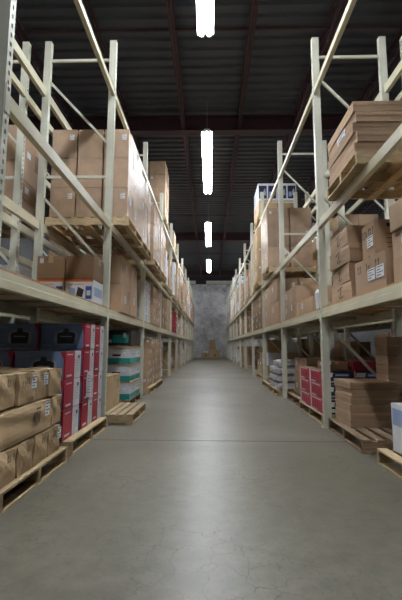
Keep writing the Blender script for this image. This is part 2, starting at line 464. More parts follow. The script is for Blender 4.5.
def poly_on(b, face, w, d, h, pts, mat, off=.009):
    if face == '-y': f = lambda u, v: (-w / 2 + u * w, -d / 2 - off, v * h)
    elif face == '+x': f = lambda u, v: (w / 2 + off, -d / 2 + u * d, v * h)
    else: f = lambda u, v: (-w / 2 - off, d / 2 - u * d, v * h)
    b.face([f(u, v) for u, v in pts], mat)
def text_on(b, face, w, d, h, t, u, v, size, mat, off=.01):
    me = text_mesh(t)
    if face == '-y': M4 = Matrix.Translation((-w / 2 + u * w, -d / 2 - off, v * h)) @ Matrix.Rotation(R(90), 4, 'X')
    elif face == '+x': M4 = Matrix.Translation((w / 2 + off, -d / 2 + u * d, v * h)) @ Matrix.Rotation(R(90), 4, 'Z') @ Matrix.Rotation(R(90), 4, 'X')
    else: M4 = Matrix.Translation((-w / 2 - off, d / 2 - u * d, v * h)) @ Matrix.Rotation(R(-90), 4, 'Z') @ Matrix.Rotation(R(90), 4, 'X')
    b.addmesh(me, mat, M4 @ Matrix.Scale(size, 4))

def arrows(b, face, w, d, h, u, v, sc, mat='ink'):
    """this-way-up pair of arrows with a bar"""
    asp = (h / (d if 'x' in face else w))
    for k in (0, 1):
        uu = u + k * sc * .75 * asp
        q = sc * asp
        poly_on(b, face, w, d, h, [(uu + .12 * q, v), (uu + .3 * q, v), (uu + .3 * q, v + .6 * sc), (uu + .12 * q, v + .6 * sc)], mat)
        poly_on(b, face, w, d, h, [(uu - .05 * q, v + .6 * sc), (uu + .47 * q, v + .6 * sc), (uu + .21 * q, v + sc)], mat)
    poly_on(b, face, w, d, h, [(u - .05 * sc * asp, v - .16 * sc), (u + 1.2 * sc * asp, v - .16 * sc), (u + 1.2 * sc * asp, v - .07 * sc), (u - .05 * sc * asp, v - .07 * sc)], mat)

def add_tape(r, w, d, h, along='y'):
    t = MB()
    if along == 'y':
        t.box(-.03, .03, -d / 2 - .009, d / 2 + .009, h + .002, h + .004, 'tape'); t.box(-.03, .03, -d / 2 - .010, -d / 2 - .009, h - min(.09, h * .3), h + .004, 'tape'); t.box(-.03, .03, d / 2 + .009, d / 2 + .010, h - min(.09, h * .3), h + .004, 'tape')
    else:
        t.box(-w / 2 - .009, w / 2 + .009, -.03, .03, h + .002, h + .004, 'tape')
        for s in (-1, 1):
            x = s * (w / 2 + .0095); t.box(x - .0005, x + .0005, -.03, .03, h - min(.09, h * .3), h + .004, 'tape')
    t.build('packing_tape', r)
def add_label(r, face, w, d, h, u, v, lw, lh, lines=4):
    """paper label with printed lines; lw/lh in metres"""
    fw = d if 'x' in face else w
    t = MB(); a, c = lw / fw, lh / h
    on(t, face, w, d, h, u, u + a, v, v + c, 'white', .0105)
    for i in range(lines):
        vv = v + c * (.16 + .7 * i / max(1, lines - 1) * .95)
        on(t, face, w, d, h, u + a * .1, u + a * (.9 if i % 2 else .6), vv, vv + c * .07, 'ink', .0115)
    t.build('shipping_label', r)

_box = {}
def carton(kind, w, d, h, s, var):
    """s: -1 stands in the left rack (aisle face +x), 1 in the right rack (aisle face -x)"""
    key = (kind, round(w, 3), round(d, 3), round(h, 3), s, var)
    if key in _box: return copy_tree(_box[key])
    A = '+x' if s < 0 else '-x'
    r = empty('cardboard_box'); rn = random.Random(hash((kind, var, round(w * 100))) & 0xffff); rn = random.Random(var * 31 + int(w * 1000) + int(h * 1000))
    sd = var * 7 + int(w * 100)
    body = lambda mat, **k: shaped(w, d, h, mat, seed=sd, **k)
    if kind in ('brown', 'dark', 'tan', 'film'):
        mat = {'brown': 'card', 'dark': 'card_dark', 'tan': 'card_tan', 'film': 'film'}[kind]
        b = body(mat)
        on(b, A, w, d, h, .495, .505, .02, .98, 'ink_soft', .0085) if rn.random() < .25 else None
        if var % 2 == 0: arrows(b, A, w, d, h, .68, .62, .26, 'ink_soft')
        b.build('carton_body', r); add_tape(r, w, d, h, 'x' if var % 3 else 'y')
        if var % 3 != 2: add_label(r, A, w, d, h, .2 + .25 * rn.random(), .3 + .25 * rn.random(), min(.11, d * .3), min(.13, h * .4))
        if var % 3 == 1: add_label(r, '-y', w, d, h, .72, .62, min(.07, w * .2), min(.09, h * .25), 3)
        if var % 3 == 0: add_label(r, '-y', w, d, h, .1, .68, .05, .07, 2)
    elif kind == 'marked':        # near right shelf: three handling marks and twin white labels on the aisle face
        b = body('card')
        for k in range(3): arrows(b, A, w, d, h, .12 + .3 * k, .66, .2)
        on(b, '-y', w, d, h, .3, .75, .80, .9, 'ink')
        for k in range(4):
            on(b, '-y', w, d, h, .28, .42, .6 - .12 * k, .625 - .12 * k, 'ink_soft'); on(b, '-y', w, d, h, .5, .9, .6 - .12 * k, .625 - .12 * k, 'ink_soft')
        b.build('carton_body', r); add_tape(r, w, d, h, 'x')
        add_label(r, A, w, d, h, .47, .32, .16, .12); 
        if var == 0: add_label(r, A, w, d, h, .74, .32, .16, .12)
    elif kind == 'letter':        # long cartons with a big bent stroke printed on the aisle face
        b = body('card', crush=.006)
        poly_on(b, A, w, d, h, [(.42, .2), (.46, .2), (.56, .7), (.52, .7)], 'ink'); poly_on(b, A, w, d, h, [(.36, .62), (.6, .8), (.6, .87), (.36, .7)], 'ink'); poly_on(b, A, w, d, h, [(.48, .15), (.62, .25), (.62, .32), (.48, .22)], 'ink')
        b.build('carton_body', r); add_tape(r, w, d, h, 'y')
        # lid edge
        t = MB(); e = .008; t.box(-w / 2 - e, w / 2 + e, -d / 2 - e - .003, -d / 2 - e, h * .72, h + .002, 'card'); t.build('lid_flap', r)
    elif kind == 'flat':
        b = body('card', bulge=.002, seg=2)
        b.build('carton_body', r)
        t = MB(); t.box(-w / 2 - .005, w / 2 + .005, -d / 2 - .007, -d / 2 - .005, h * .62, h * 1.0, 'card'); t.box(-w / 2 - .005 if s > 0 else w / 2 + .004, -w / 2 - .004 if s > 0 else w / 2 + .005, -d / 2 - .006, d / 2, h * .62, h * 1.0, 'card')
        t.build('lid_lip', r)
    elif kind == 'crumpled':
        b = body('card_tan', bulge=.009, crush=.011)
        arrows(b, A, w, d, h, .35 + .1 * (var % 3), .66, .2, 'ink_soft')
        if var % 2: arrows(b, A, w, d, h, .12, .55, .2, 'ink_soft')
        b.build('carton_body', r)
        t = MB()
        t.box(-.03, .03, -d / 2 * .98, d / 2 * .98, h + .001, h + .003, 'tape'); t.build('packing_tape', r)
        if var % 3 == 0: add_label(r, A, w, d, h, .68, .45, .09, .10)
    elif kind == 'wide_crumpled':
        b = body('card_tan', bulge=.008, crush=.012, seg=6)
        on(b, A, w, d, h, .58, .64, .3, .72, 'ink_soft', .02); on(b, A, w, d, h, .66, .69, .35, .7, 'ink_soft', .02); on(b, A, w, d, h, .60, .70, .78, .84, 'ink_soft', .02)
        b.build('carton_body', r); add_label(r, A, w, d, h, .82, .45, .09, .12)
    elif kind == 'printer':
        b = body('blue', bulge=.002, faces={A: 'red', '+z': 'blue', '+y': 'blue'}, seg=3)
        # aisle face: red half nearest camera, white half beyond (u runs from near to far on the left rack)
        on(b, A, w, d, h, .56, 1.0, 0, 1, 'whitebox', .003); on(b, A, w, d, h, .08, .42, .86, .90, 'whitebox', .004); on(b, A, w, d, h, .08, .40, .10, .17, 'whitebox', .004)
        for k in range(5): on(b, A, w, d, h, .62, .92, .25 + .1 * k, .27 + .1 * k, 'device_l', .004)
        on(b, A, w, d, h, .78, .90, .72, .84, 'device', .004)
        # camera face: red corner, device picture, wordmark
        poly_on(b, '-y', w, d, h, [(1, 1), (.88, 1), (.94, .78), (1, .68)], 'red', .003); on(b, '-y', w, d, h, .965, 1, 0, .75, 'red', .003)
        poly_on(b, '-y', w, d, h, [(.34, .16), (.80, .16), (.84, .35), (.82, .62), (.72, .72), (.44, .72), (.34, .62), (.30, .35)], 'device_l', .003)
        poly_on(b, '-y', w, d, h, [(.38, .20), (.76, .20), (.78, .60), (.70, .66), (.46, .66), (.37, .60)], 'device', .004)
        poly_on(b, '-y', w, d, h, [(.50, .66), (.64, .66), (.62, .80), (.52, .80)], 'device', .004)
        on(b, '-y', w, d, h, .42, .72, .24, .34, 'black', .005); on(b, '-y', w, d, h, .44, .70, .46, .5, 'device_l', .005)
        text_on(b, '-y', w, d, h, 'Canon', .05, .80, .045, 'paleblue', .004)
        on(b, '-y', w, d, h, .05, .25, .10, .16, 'paleblue', .003)
        b.build('carton_body', r)
    elif kind == 'teal_white':
        if var == 1:
            b = body('black', bulge=.002); on(b, '-y', w, d, h, .3, .9, .2, .7, 'teal', .003); on(b, '-y', w, d, h, .06, .26, .2, .4, 'device_l', .003)
        else:
            b = body('whitebox', bulge=.002, seg=3); on(b, '-y', w, d, h, 0, 1, 0, .34, 'teal', .003); on(b, A, w, d, h, 0, 1, 0, .34, 'teal', .003)
            on(b, '-y', w, d, h, .3, .62, .46, .58, 'device', .003); on(b, '-y', w, d, h, 0, .12, .34, 1, 'device', .003); on(b, A, w, d, h, .3, .8, .55, .62, 'device_l', .003)
        b.build('carton_body', r); add_label(r, '-y', w, d, h, .7, .5, .06, .09, 2)
    elif kind == 'red_black':
        b = body('black', bulge=.002, faces={A: 'red', '+z': 'card_dark'}, seg=3)
        on(b, A, w, d, h, .0, .07, 0, 1, 'whitebox', .003); on(b, A, w, d, h, .60, .90, .06, .12, 'black', .003)
        on(b, A, w, d, h, .15, .85, .9, .96, 'whitebox', .003)
        for k in range(4): poly_on(b, A, w, d, h, [(.16 + .18 * k, .22), (.22 + .18 * k, .22), (.28 + .18 * k, .72), (.22 + .18 * k, .72)], 'darkred', .003)
        on(b, A, w, d, h, .12, .5, .06, .12, 'whitebox', .003)
        poly_on(b, '-y', w, d, h, [(.04, .52), (.34, .52), (.38, .86), (.08, .86)], 'whitebox', .003); poly_on(b, '-y', w, d, h, [(.38, .52), (.92, .52), (.92, .86), (.42, .86)], 'royal', .003)
        on(b, '-y', w, d, h, .45, .86, .62, .74, 'whitebox', .004); on(b, '-y', w, d, h, .06, .8, .12, .24, 'paleblue', .003)
        on(b, '-y', w, d, h, 0, .04, 0, 1, 'whitebox', .003)
        b.build('carton_body', r)
    elif kind == 'printed_white':
        b = body('whitebox', bulge=.002, seg=3)
        on(b, '-y', w, d, h, 0, 1, .9, 1, 'orange', .003)
        poly_on(b, '-y', w, d, h, [(.08, .12), (.34, .2), (.36, .6), (.14, .66)], 'paleblue', .003); poly_on(b, '-y', w, d, h, [(.4, .3), (.62, .22), (.68, .55), (.46, .68)], 'device', .003)
        on(b, '-y', w, d, h, .74, .96, .15, .7, 'royal', .003); on(b, '-y', w, d, h, .78, .92, .3, .52, 'whitebox', .004); on(b, '-y', w, d, h, .1, .66, .76, .8, 'device_l', .003)
        on(b, A, w, d, h, .1, .9, .3, .7, 'paleblue', .003)
        b.build('carton_body', r)
    elif kind == 'navy_white':
        b = body('whitebox', bulge=.002, seg=3)
        for u0, u1 in ((.04, .46), (.54, .96)):
            on(b, '-y', w, d, h, u0, u1, .1, .86, 'navy', .003); on(b, '-y', w, d, h, u0 + .05, u1 - .22, .22, .5, 'paleblue', .004); poly_on(b, '-y', w, d, h, [(u0 + .2, .3), (u1 - .04, .3), (u1 - .08, .72), (u0 + .26, .6)], 'device_l', .004)
        on(b, A, w, d, h, .06, .3, .1, .86, 'paleblue', .003); on(b, A, w, d, h, .55, .7, .1, .86, 'navy', .003)
        b.build('carton_body', r)
    elif kind == 'violet':
        b = body('whitebox', bulge=.002, seg=3)
        on(b, '-y', w, d, h, .10, .96, .36, .94, 'purple', .003); poly_on(b, '-y', w, d, h, [(.2, .5), (.6, .45), (.7, .8), (.3, .86)], 'paleblue', .004)
        on(b, A, w, d, h, .08, .9, .55, .9, 'paleblue', .003)
        text_on(b, '-y', w, d, h, 'K', .07, .08, .08, 'royal', .004)
        b.build('carton_body', r)
    elif kind == 'white_small':
        b = body('whitebox', bulge=.004); on(b, A, w, d, h, .15, .6, .3, .6, 'paleblue', .008); b.build('carton_body', r); add_tape(r, w, d, h, 'x')
    elif kind == 'darkred':
        b = body('darkred', bulge=.004); on(b, A, w, d, h, .2, .8, .4, .6, 'whitebox', .008)
        for k in range(6): on(b, '-y', w, d, h, .08 + .15 * k, .095 + .15 * k, .05, .95, 'black', .008)
        b.build('carton_body', r)
    _box[key] = r
    return r

DESC = dict(brown='brown carton', dark='dark brown carton', tan='tan carton', film='film-wrapped carton', marked='brown carton', letter='long brown carton', flat='flat brown carton',
            crumpled='crumpled tan carton', wide_crumpled='wide crumpled carton', printer='blue printer box', teal_white='white-and-teal box', red_black='red-and-black box',
            printed_white='white printed box', navy_white='white-and-navy box', violet='white-and-violet box', white_small='small white carton', darkred='dark red carton')
LW = lambda k, n: 'bottom layer' if k == 0 else ('top layer' if k == n - 1 else {1: 'second', 2: 'third', 3: 'fourth', 4: 'fifth', 5: 'sixth', 6: 'seventh', 7: 'eighth', 8: 'ninth'}[k] + ' layer')
def load(kind, place, s, xa, y0, z0, w, d, h, nx, ny, nz, jit=.006, rot=.012, desc=None, every=False, group=None, nvar=4, vf=None, top=None, skip=None, hid=False):
    """a stack: xa = aisle-side face x, y0 = near face; z0 base. Only cartons with a face the photo can see are built."""
    desc = desc or DESC[kind]; rnd = random.Random(int(abs(xa) * 100 + y0 * 1000 + z0 * 77))
    g = group or f'{desc}s, {place}'
    for k in range(nz):
        for j in range(ny):
            for i in range(nx):
                if skip and skip(i, j, k): continue
                if hid and i > 0: continue
                if not every and not (i == 0 or j == 0 or (k == nz - 1 and z0 + nz * h < 1.2)): continue
                v = vf(i, j, k) if vf else rnd.randrange(nvar)
                o = carton(kind, w, d, h, s, v)
                o.location = (xa + s * (w / 2 + .012 + i * (w + .026)) + rnd.uniform(-jit, jit) * .8, y0 + d / 2 + .012 + j * (d + .024) + rnd.uniform(-jit, jit) * .8, z0 + k * (h + .006) + .002)
                o.rotation_euler = (0, 0, rnd.uniform(-rot, rot) if rot else 0)
                parts = [desc]
                if nz > 1: parts.append(LW(k, nz))
                if ny > 1: parts.append({0: 'near row'}.get(j, 'far row' if j == ny - 1 else ow[j] + ' row'))
                if nx > 1: parts.append({0: 'aisle column'}.get(i, 'back column' if i == nx - 1 else ow[i] + ' column'))
                lab = ', '.join(parts + [place])
                tag(o, lab, 'box', g)

# ---- LEFT, floor level
pallet(-1.90, 3.20, 0, 'pale wooden pallet under the crumpled tan cartons, nearest on the left', w=1.08, d=1.20)
P1_ = 'left floor, nearest bay'
load('crumpled', P1_, -1, -1.39, 2.60, .142, .33, .25, .235, 2, 4, 1, jit=.004, rot=.02, nvar=5, skip=lambda i, j, k: i > 0 and j > 0)
o = carton('wide_crumpled', .34, .86, .25, -1, 0); o.location = (-1.39 - .185, 3.045, .392); tag(o, 'wide crumpled tan carton in the middle of the nearest left stack', 'box')
o = carton('crumpled', .33, .22, .25, -1, 1); o.location = (-1.39 - .19, 3.61, .392); o.rotation_euler[2] = .04; tag(o, 'small crushed tan carton at the far end beside the wide crumpled carton', 'box')
for i in range(2):
    for j in range(4):
        w_, d_ = .33, .245
        o = carton('crumpled', w_, d_, .24, -1, (i + 2 * j + 1) % 5); o.location = (-1.41 - .18 - i * .355 + (.012 if j % 2 else -.01), 2.74 + j * .275, .656); o.rotation_euler[2] = (.03, -.03, .02, -.04)[j]
        tag(o, f"crumpled tan carton, top layer, {ow[j]} from camera, {('aisle', 'inner')[i]} column, nearest left stack", 'box', 'top cartons of the nearest left stack')
pallet(-1.95, 4.66, 0, 'wooden pallet under the blue printer boxes beside the left upright', w=1.12, d=1.34, mat='pallet')
load('printer', 'left floor, near stack', -1, -1.47, 3.96, .142, .53, .46, .295, 2, 1, 3, jit=.003, rot=0, nvar=1, every=True)
load('printer', 'left floor, stack beside the upright', -1, -1.47, 4.54, .142, .53, .38, .300, 2, 2, 4, jit=.003, rot=0, nvar=1, skip=lambda i, j, k: i == 1 and j == 1 and k < 3)
b = MB(); 
for i in range(6):
    z0, z1 = i * .05, (i + 1) * .05
    b.face([(.004 * math.sin(i * 1.3), 0, z0), (.004 * math.sin(i * 1.3), .21, z0), (.004 * math.sin(i * 1.3 + 1.3), .21, z1), (.004 * math.sin(i * 1.3 + 1.3), 0, z1)], 'white')
for k in range(7): b.face([(.006, .03, .05 + k * .032), (.006, .16 - .03 * (k % 2), .05 + k * .032), (.006, .16 - .03 * (k % 2), .056 + k * .032), (.006, .03, .056 + k * .032)], 'ink')
o = b.build('paper_sheet', loc=(-1.463, 4.60, .50)); sm = o.modifiers.new('s', 'SOLIDIFY'); sm.thickness = .001; o.rotation_euler = (R(-6), 0, 0)
tag(o, 'white packing sheet taped over the printer boxes beside the left upright', 'paper')
pallet(-1.49, 6.12, 0, 'empty pale wooden pallet jutting into the aisle on the left', w=.80, d=1.16)
o = carton('tan', .26, .80, .50, -1, 2); o.location = (-1.64, 6.14, .142); tag(o, 'tall tan carton standing on the pallet that juts into the aisle', 'box')
pallet(-1.97, 7.52, 0, 'wooden pallet under the white-and-teal boxes on the left floor', w=1.08, d=1.1, mat='pallet_dark')
for k in range(4):
    z = .142 + k * .318
    load('teal_white', f'{LW(k, 4)}, left second bay', -1, -1.43, 7.02, z, .47, .47, .285, 2, 2, 1, jit=.004, rot=0, nvar=1, vf=(lambda i, j, kk: 1) if k == 3 else (lambda i, j, kk: 0), desc='black-and-teal box' if k == 3 else None)
    if k < 3:
        t = MB(); t.box(-.53, .53, -.52, .52, 0, .02, 'deck'); o = t.build('plywood_sheet', loc=(-1.95, 7.53, z + .291)); tag(o, f'thin plywood sheet above the {("bottom", "second", "third")[k]} layer of white-and-teal boxes', 'board', 'plywood sheets between the teal boxes')
pallet(-1.92, 9.55, 0, 'pallet under labelled brown cartons on the left floor, third bay near end', w=1.1, d=1.2)
pallet(-1.92, 10.80, 0, 'pallet under labelled brown cartons on the left floor, third bay far end', w=1.1, d=1.1, mat='pallet_dark')
load('brown', 'left floor, third bay near', -1, -1.44, 9.0, .142, .32, .35, .22, 3, 3, 5, jit=.012, rot=.04, skip=lambda i, j, k: (k == 4 and j == 0) or (i > 1 and j > 0))
load('brown', 'left floor, third bay far', -1, -1.44, 10.26, .142, .32, .35, .22, 2, 3, 5, jit=.012, rot=.04, nvar=4, hid=True)
# ---- LEFT lower shelf
Z1, Z2, Z3 = 1.651, 2.932, 5.022
load('printed_white', 'left lower shelf by the upright', -1, -1.50, 4.88, Z1, .36, .46, .30, 2, 1, 1, jit=.002, rot=0, nvar=1)
load('dark', 'above the printed boxes, left lower shelf', -1, -1.50, 4.88, Z1 + .31, .36, .46, .30, 2, 1, 1, jit=.003, nvar=3)
load('brown', 'left lower shelf, second bay', -1, -1.44, 6.20, Z1, .46, .66, .46, 2, 2, 2, nvar=4)
load('white_small', 'left lower shelf, third bay', -1, -1.46, 8.62, Z1, .30, .36, .15, 2, 2, 6, rot=.03)
load('brown', 'left lower shelf, third bay', -1, -1.44, 9.75, Z1, .42, .45, .24, 2, 3, 4, rot=.04)
load('dark', 'left lower shelf, fourth bay', -1, -1.46, 11.75, Z1, .45, .6, .32, 2, 2, 3)
load('tan', 'left lower shelf, fourth bay', -1, -1.46, 13.1, Z1, .45, .5, .27, 1, 2, 4)
load('darkred', 'left lower shelf, fifth bay', -1, -1.42, 16.05, Z1, .5, .5, .28, 1, 1, 3)
# ---- LEFT upper shelf
pallet(-1.90, 6.30, Z2, 'wooden pallet under wrapped cartons, left upper shelf, beside the second upright', w=1.30, d=1.2)
load('film', 'left upper shelf, second bay', -1, -1.27, 5.72, Z2 + .142, .39, .38, .478, 3, 3, 3, jit=.004, rot=.008, nvar=6)
pallet(-1.86, 7.58, Z2, 'wooden pallet under wrapped cartons, left upper shelf, far end of second bay', w=1.2, d=1.1)
load('film', 'left upper shelf, second bay far', -1, -1.30, 7.05, Z2 + .142, .39, .36, .44, 2, 3, 3, jit=.006, nvar=6, hid=True)
pallet(-1.86, 9.15, Z2, 'wooden pallet under wrapped cartons, left upper shelf, third bay near end', w=1.2, d=1.1)
load('film', 'left upper shelf, third bay near', -1, -1.29, 8.62, Z2 + .142, .39, .36, .42, 2, 3, 3, jit=.008, nvar=6, hid=True)
pallet(-1.86, 10.5, Z2, 'wooden pallet under wrapped cartons, left upper shelf, third bay far end', w=1.2, d=1.1)
load('film', 'left upper shelf, third bay far', -1, -1.30, 9.98, Z2 + .142, .39, .36, .40, 2, 3, 3, jit=.008, nvar=6, hid=True)
# ---- LEFT top
pallet(-1.95, 12.2, Z3, 'wooden pallet under the tall wrapped stack on the left top beams', w=1.1, d=1.2)
load('film', 'left top beams, fourth bay', -1, -1.41, 11.62, Z3 + .142, .5, .56, .44, 2, 2, 4, jit=.01, rot=.02, nvar=6)

# ---- RIGHT floor
pallet(2.09, 4.77, 0, 'brown wooden pallet under flat cartons at the right upright', w=1.0, d=1.24, mat='pallet_dark', rz=R(-1.2), along_y=False)
load('flat', 'right floor, nearest bay', 1, 1.68, 4.76, .142, .56, .58, .083, 1, 1, 6, jit=.012, rot=.02, nvar=4)
load('flat', 'tall pile on the floor by right back post', 1, 2.26, 5.02, .142, .26, .36, .115, 1, 1, 9, jit=.004, rot=.01, desc='flat dark-lit carton', nvar=3)
pallet(2.09, 3.27, 0, 'pale wooden pallet under the white-and-violet box at the right edge', w=1.0, d=1.16, along_y=False)
o = carton('violet', .42, .30, .43, 1, 0); o.location = (1.93, 3.64, .142); tag(o, 'white box with violet printing on the nearest right pallet', 'box')
o = carton('brown', .42, .62, .50, 1, 1); o.location = (2.34, 4.02 + .0, .142) if False else (2.36, 3.05, .142); tag(o, 'brown carton behind the white-and-violet box, right edge of photo', 'box')
pallet(2.11, 6.35, 0, 'wooden pallet under the red-and-black boxes, right floor, second bay', w=1.04, d=1.42, mat='pallet')
for k in range(3): load('red_black', f'{LW(k, 3)}, right floor, second bay', 1, 1.60 + .022 * k, 5.64 + .10 * k, .142 + k * .2, .46, .66, .195, 2, 2, 1, jit=.003, rot=.006, nvar=1, every=(k == 2))
load('dark', 'on the red-and-black boxes, right floor', 1, 1.74, 5.95, .142 + 3 * .201 + .002, .34, .4, .12, 1, 1, 1, nvar=1)
load('darkred', 'on the red-and-black boxes, right floor', 1, 2.12, 5.85, .142 + 3 * .201 + .002, .44, .4, .13, 1, 1, 1, nvar=1)
pallet(2.16, 7.80, 0, 'wooden pallet under brown cartons, right floor, far end of second bay', w=1.04, d=1.2, mat='pallet_dark')
load('brown', 'right floor, second bay far', 1, 1.80, 7.35, .142, .45, .5, .24, 2, 2, 3, nvar=4, rot=.03, hid=True)
pallet(2.04, 9.25, 0, 'wooden pallet under grey sacks, right floor, third bay', w=1.1, d=1.2)
pallet(2.04, 10.6, 0, 'empty wooden pallet behind the grey sacks, right floor', w=1.1, d=1.2, mat='pallet')
def sack(w, d, h, seed):
    b = shaped(w, d, h, 'sack', bulge=.012, seg=7, seed=seed, crush=.005)
    nv = []
    for x, y, z in b.v:
        e = max(abs(x) / (w / 2), abs(y) / (d / 2)); t = max(0, e - .6) / .4
        zz = h / 2 + (z - h / 2) * (1 - .28 * t * t); nv.append((x, y, max(0, zz - h * .06 * t * t)))
    b.v = nv; me = b.mesh('grey_sack')
    for p in me.polygons: p.use_smooth = True
    return me
sm_ = [sack(.50, .72, .16, k) for k in range(3)]
for k in range(4):
    for j in range(2):
        if k == 3 and j == 1: continue
        o = bpy.data.objects.new('stuffed_sack', sm_[(k + j) % 3]); COL.objects.link(o); o.location = (1.86, 8.98 + j * .56 + .02 * (k % 2), .142 + k * .168); o.rotation_euler = (0, 0, R(90 + 3 * (k % 2)))
        tag(o, f'stuffed grey sack, {LW(k, 4)}, {("near", "far")[j]} pile, right floor, third bay', 'sack', 'grey sacks on a right-hand pallet')

# ---- RIGHT lower shelf, nearest bay
o = carton('marked', .46, .70, .37, 1, 0); o.location = (1.64 + .235, 3.60 + .36, Z1); o.rotation_euler[2] = R(2); tag(o, 'brown carton with three arrow marks and two white labels, right lower shelf', 'box')
o = carton('marked', .42, .34, .40, 1, 1); o.location = (1.93, 4.12, Z1 + .376); o.rotation_euler[2] = R(-1); tag(o, 'upright brown carton standing on the carton with three arrow marks', 'box')
for k in range(4):
    o = carton('letter', .55, .66, .215, 1, k % 3); o.location = (1.60 + .31 + (.0, .01, -.012, .004)[k], 4.80 + (.0, .02, -.01, .02)[k], Z1 + k * .222); o.rotation_euler[2] = R((2, -1.5, 2, -1)[k])
    tag(o, f'long brown carton, {LW(k, 4)} of the pile beside the right front upright', 'box', 'long cartons on right lower shelf')
for k in range(3):
    o = carton('brown', .50, .56, .245, 1, k); o.location = (1.68 + .26 + (.0, .015, -.01)[k], 3.24 + .04 * (k % 2) - .0, Z1 + k * .252); o.rotation_euler[2] = R((1, -2, 1)[k])
    tag(o, f'brown carton, {LW(k, 3)} of the pile at the right photo edge, lower shelf', 'box', 'cartons at the right edge of the lower shelf')
load('brown', 'right lower shelf, second bay', 1, 1.62, 6.1, Z1, .44, 1.0, .24, 2, 1, 1, nvar=3)
load('brown', 'right lower shelf, second bay far', 1, 1.62, 7.3, Z1, .44, .5, .30, 2, 2, 2, nvar=3)
b = MB()
for k in range(10):
    a0, a1 = R(36 * k), R(36 * k + 36)
    for z0, z1, r0, r1 in ((0, .2, .045, .05), (.2, .27, .05, .055), (.27, .33, .055, .02)):
        b.face([(r0 * math.cos(a0), r0 * math.sin(a0), z0), (r0 * math.cos(a1), r0 * math.sin(a1), z0), (r1 * math.cos(a1), r1 * math.sin(a1), z1), (r1 * math.cos(a0), r1 * math.sin(a0), z1)], 'white')
o = b.build('wrapped_roll', loc=(1.68, 5.95, Z1)); tag(o, 'small white wrapped roll standing behind the right upright, lower shelf', 'roll')
load('brown', 'right lower shelf, third bay', 1, 1.58, 9.0, Z1, .48, 1.1, .52, 2, 2, 2, nvar=4)
load('dark', 'right lower shelf, fourth bay', 1, 1.58, 11.8, Z1, .48, .8, .2, 1, 3, 5, nvar=3)
# ---- RIGHT upper shelf
pallet(2.02, 4.22, Z2, 'wooden pallet under flat cartons, right upper shelf, nearest bay', w=1.08, d=1.0, mat='pallet', along_y=False)
for k in range(5):
    o = carton('flat', 1.02, .88, .105, 1, k % 4); o.location = (1.47 + .53 + (.0, .012, -.006, .01, -.008)[k], 4.20 + (.01, -.01, .012, 0, -.012)[k], Z2 + .142 + k * .110); o.rotation_euler[2] = R((-.5, .8, -.7, .5, -.3)[k])
    if k == 3: add_label(o, '-x', 1.02, .88, .105, .4, -.9, .24, .19, 6)
    tag(o, f'wide flat brown carton, {LW(k, 5)}, right upper shelf, nearest bay', 'box', 'wide flat cartons on the right upper shelf')
pallet(2.05, 10.05, Z2, 'wooden pallet under large brown cartons, right upper shelf, third bay', w=1.16, d=1.2)
load('film', 'right upper shelf, third bay', 1, 1.44, 9.45, Z2 + .142, .54, .56, .50, 2, 2, 3, jit=.004, nvar=6)
pallet(2.05, 12.17, Z2, 'wooden pallet under tall tan cartons, right upper shelf, fourth bay', w=1.16, d=1.2)
load('tan', 'right upper shelf, fourth bay', 1, 1.44, 11.60, Z2 + .142, .54, .56, .56, 1, 2, 3, nvar=4)
# ---- RIGHT top
pallet(2.10, 12.2, Z3, 'wooden pallet under the white-and-navy boxes on the right top beams', w=1.2, d=1.2)
load('tan', 'right top beams, fourth bay', 1, 1.50, 11.62, Z3 + .142, .58, .56, .46, 2, 2, 1, nvar=4)
load('navy_white', 'right top beams, fourth bay', 1, 1.50, 11.62, Z3 + .142 + .468, .58, .56, .55, 2, 2, 1, jit=.002, rot=0, nvar=1)

# ---- far bays: film-wrapped pallet loads, each one thing
def load_mesh(w, d, h, mat, nx, ny, nz, accent, seed):
    rn = random.Random(seed); b = MB(); cw, cd, ch = w / nx, d / ny, h / nz
    for i in range(nx):
        for j in range(ny):
            for k in range(nz):
                if k == nz - 1 and rn.random() < .2 and nz > 2: continue
                e = .004; q = [rn.uniform(-.008, .008) for _ in range(2)]
                m_ = accent if rn.random() < .12 else mat
                b.box(-w / 2 + i * cw + e + q[0], -w / 2 + (i + 1) * cw - e + q[0], -d / 2 + j * cd + e + q[1], -d / 2 + (j + 1) * cd - e + q[1], k * ch, (k + 1) * ch - .004, m_)
                if rn.random() < .5:
                    for sx in (-1, 1):
                        x = (-w / 2 - .002 + q[0]) if sx < 0 else (w / 2 + .002 + q[0])
                        if (sx < 0 and i == 0) or (sx > 0 and i == nx - 1):
                            yy = -d / 2 + (j + .3) * cd; b.face([(x, yy, (k + .35) * ch), (x, yy + cd * .3, (k + .35) * ch), (x, yy + cd * .3, (k + .7) * ch), (x, yy, (k + .7) * ch)], 'white')
    return b
kinds = [('card', 'brown', 2, 3, 4, 'card_dark'), ('card_tan', 'tan', 2, 2, 3, 'whitebox'), ('film', 'wrapped brown', 2, 3, 5, 'whitebox'), ('card_dark', 'dark brown', 2, 2, 6, 'card'), ('whitebox', 'white', 2, 3, 5, 'paleblue')]
lvn = {0: 'floor', 1: 'lower shelf', 2: 'upper shelf', 3: 'top beams'}
lz = {0: 0, 1: Z1 - .142, 2: Z2, 3: Z3}
rn = random.Random(5)
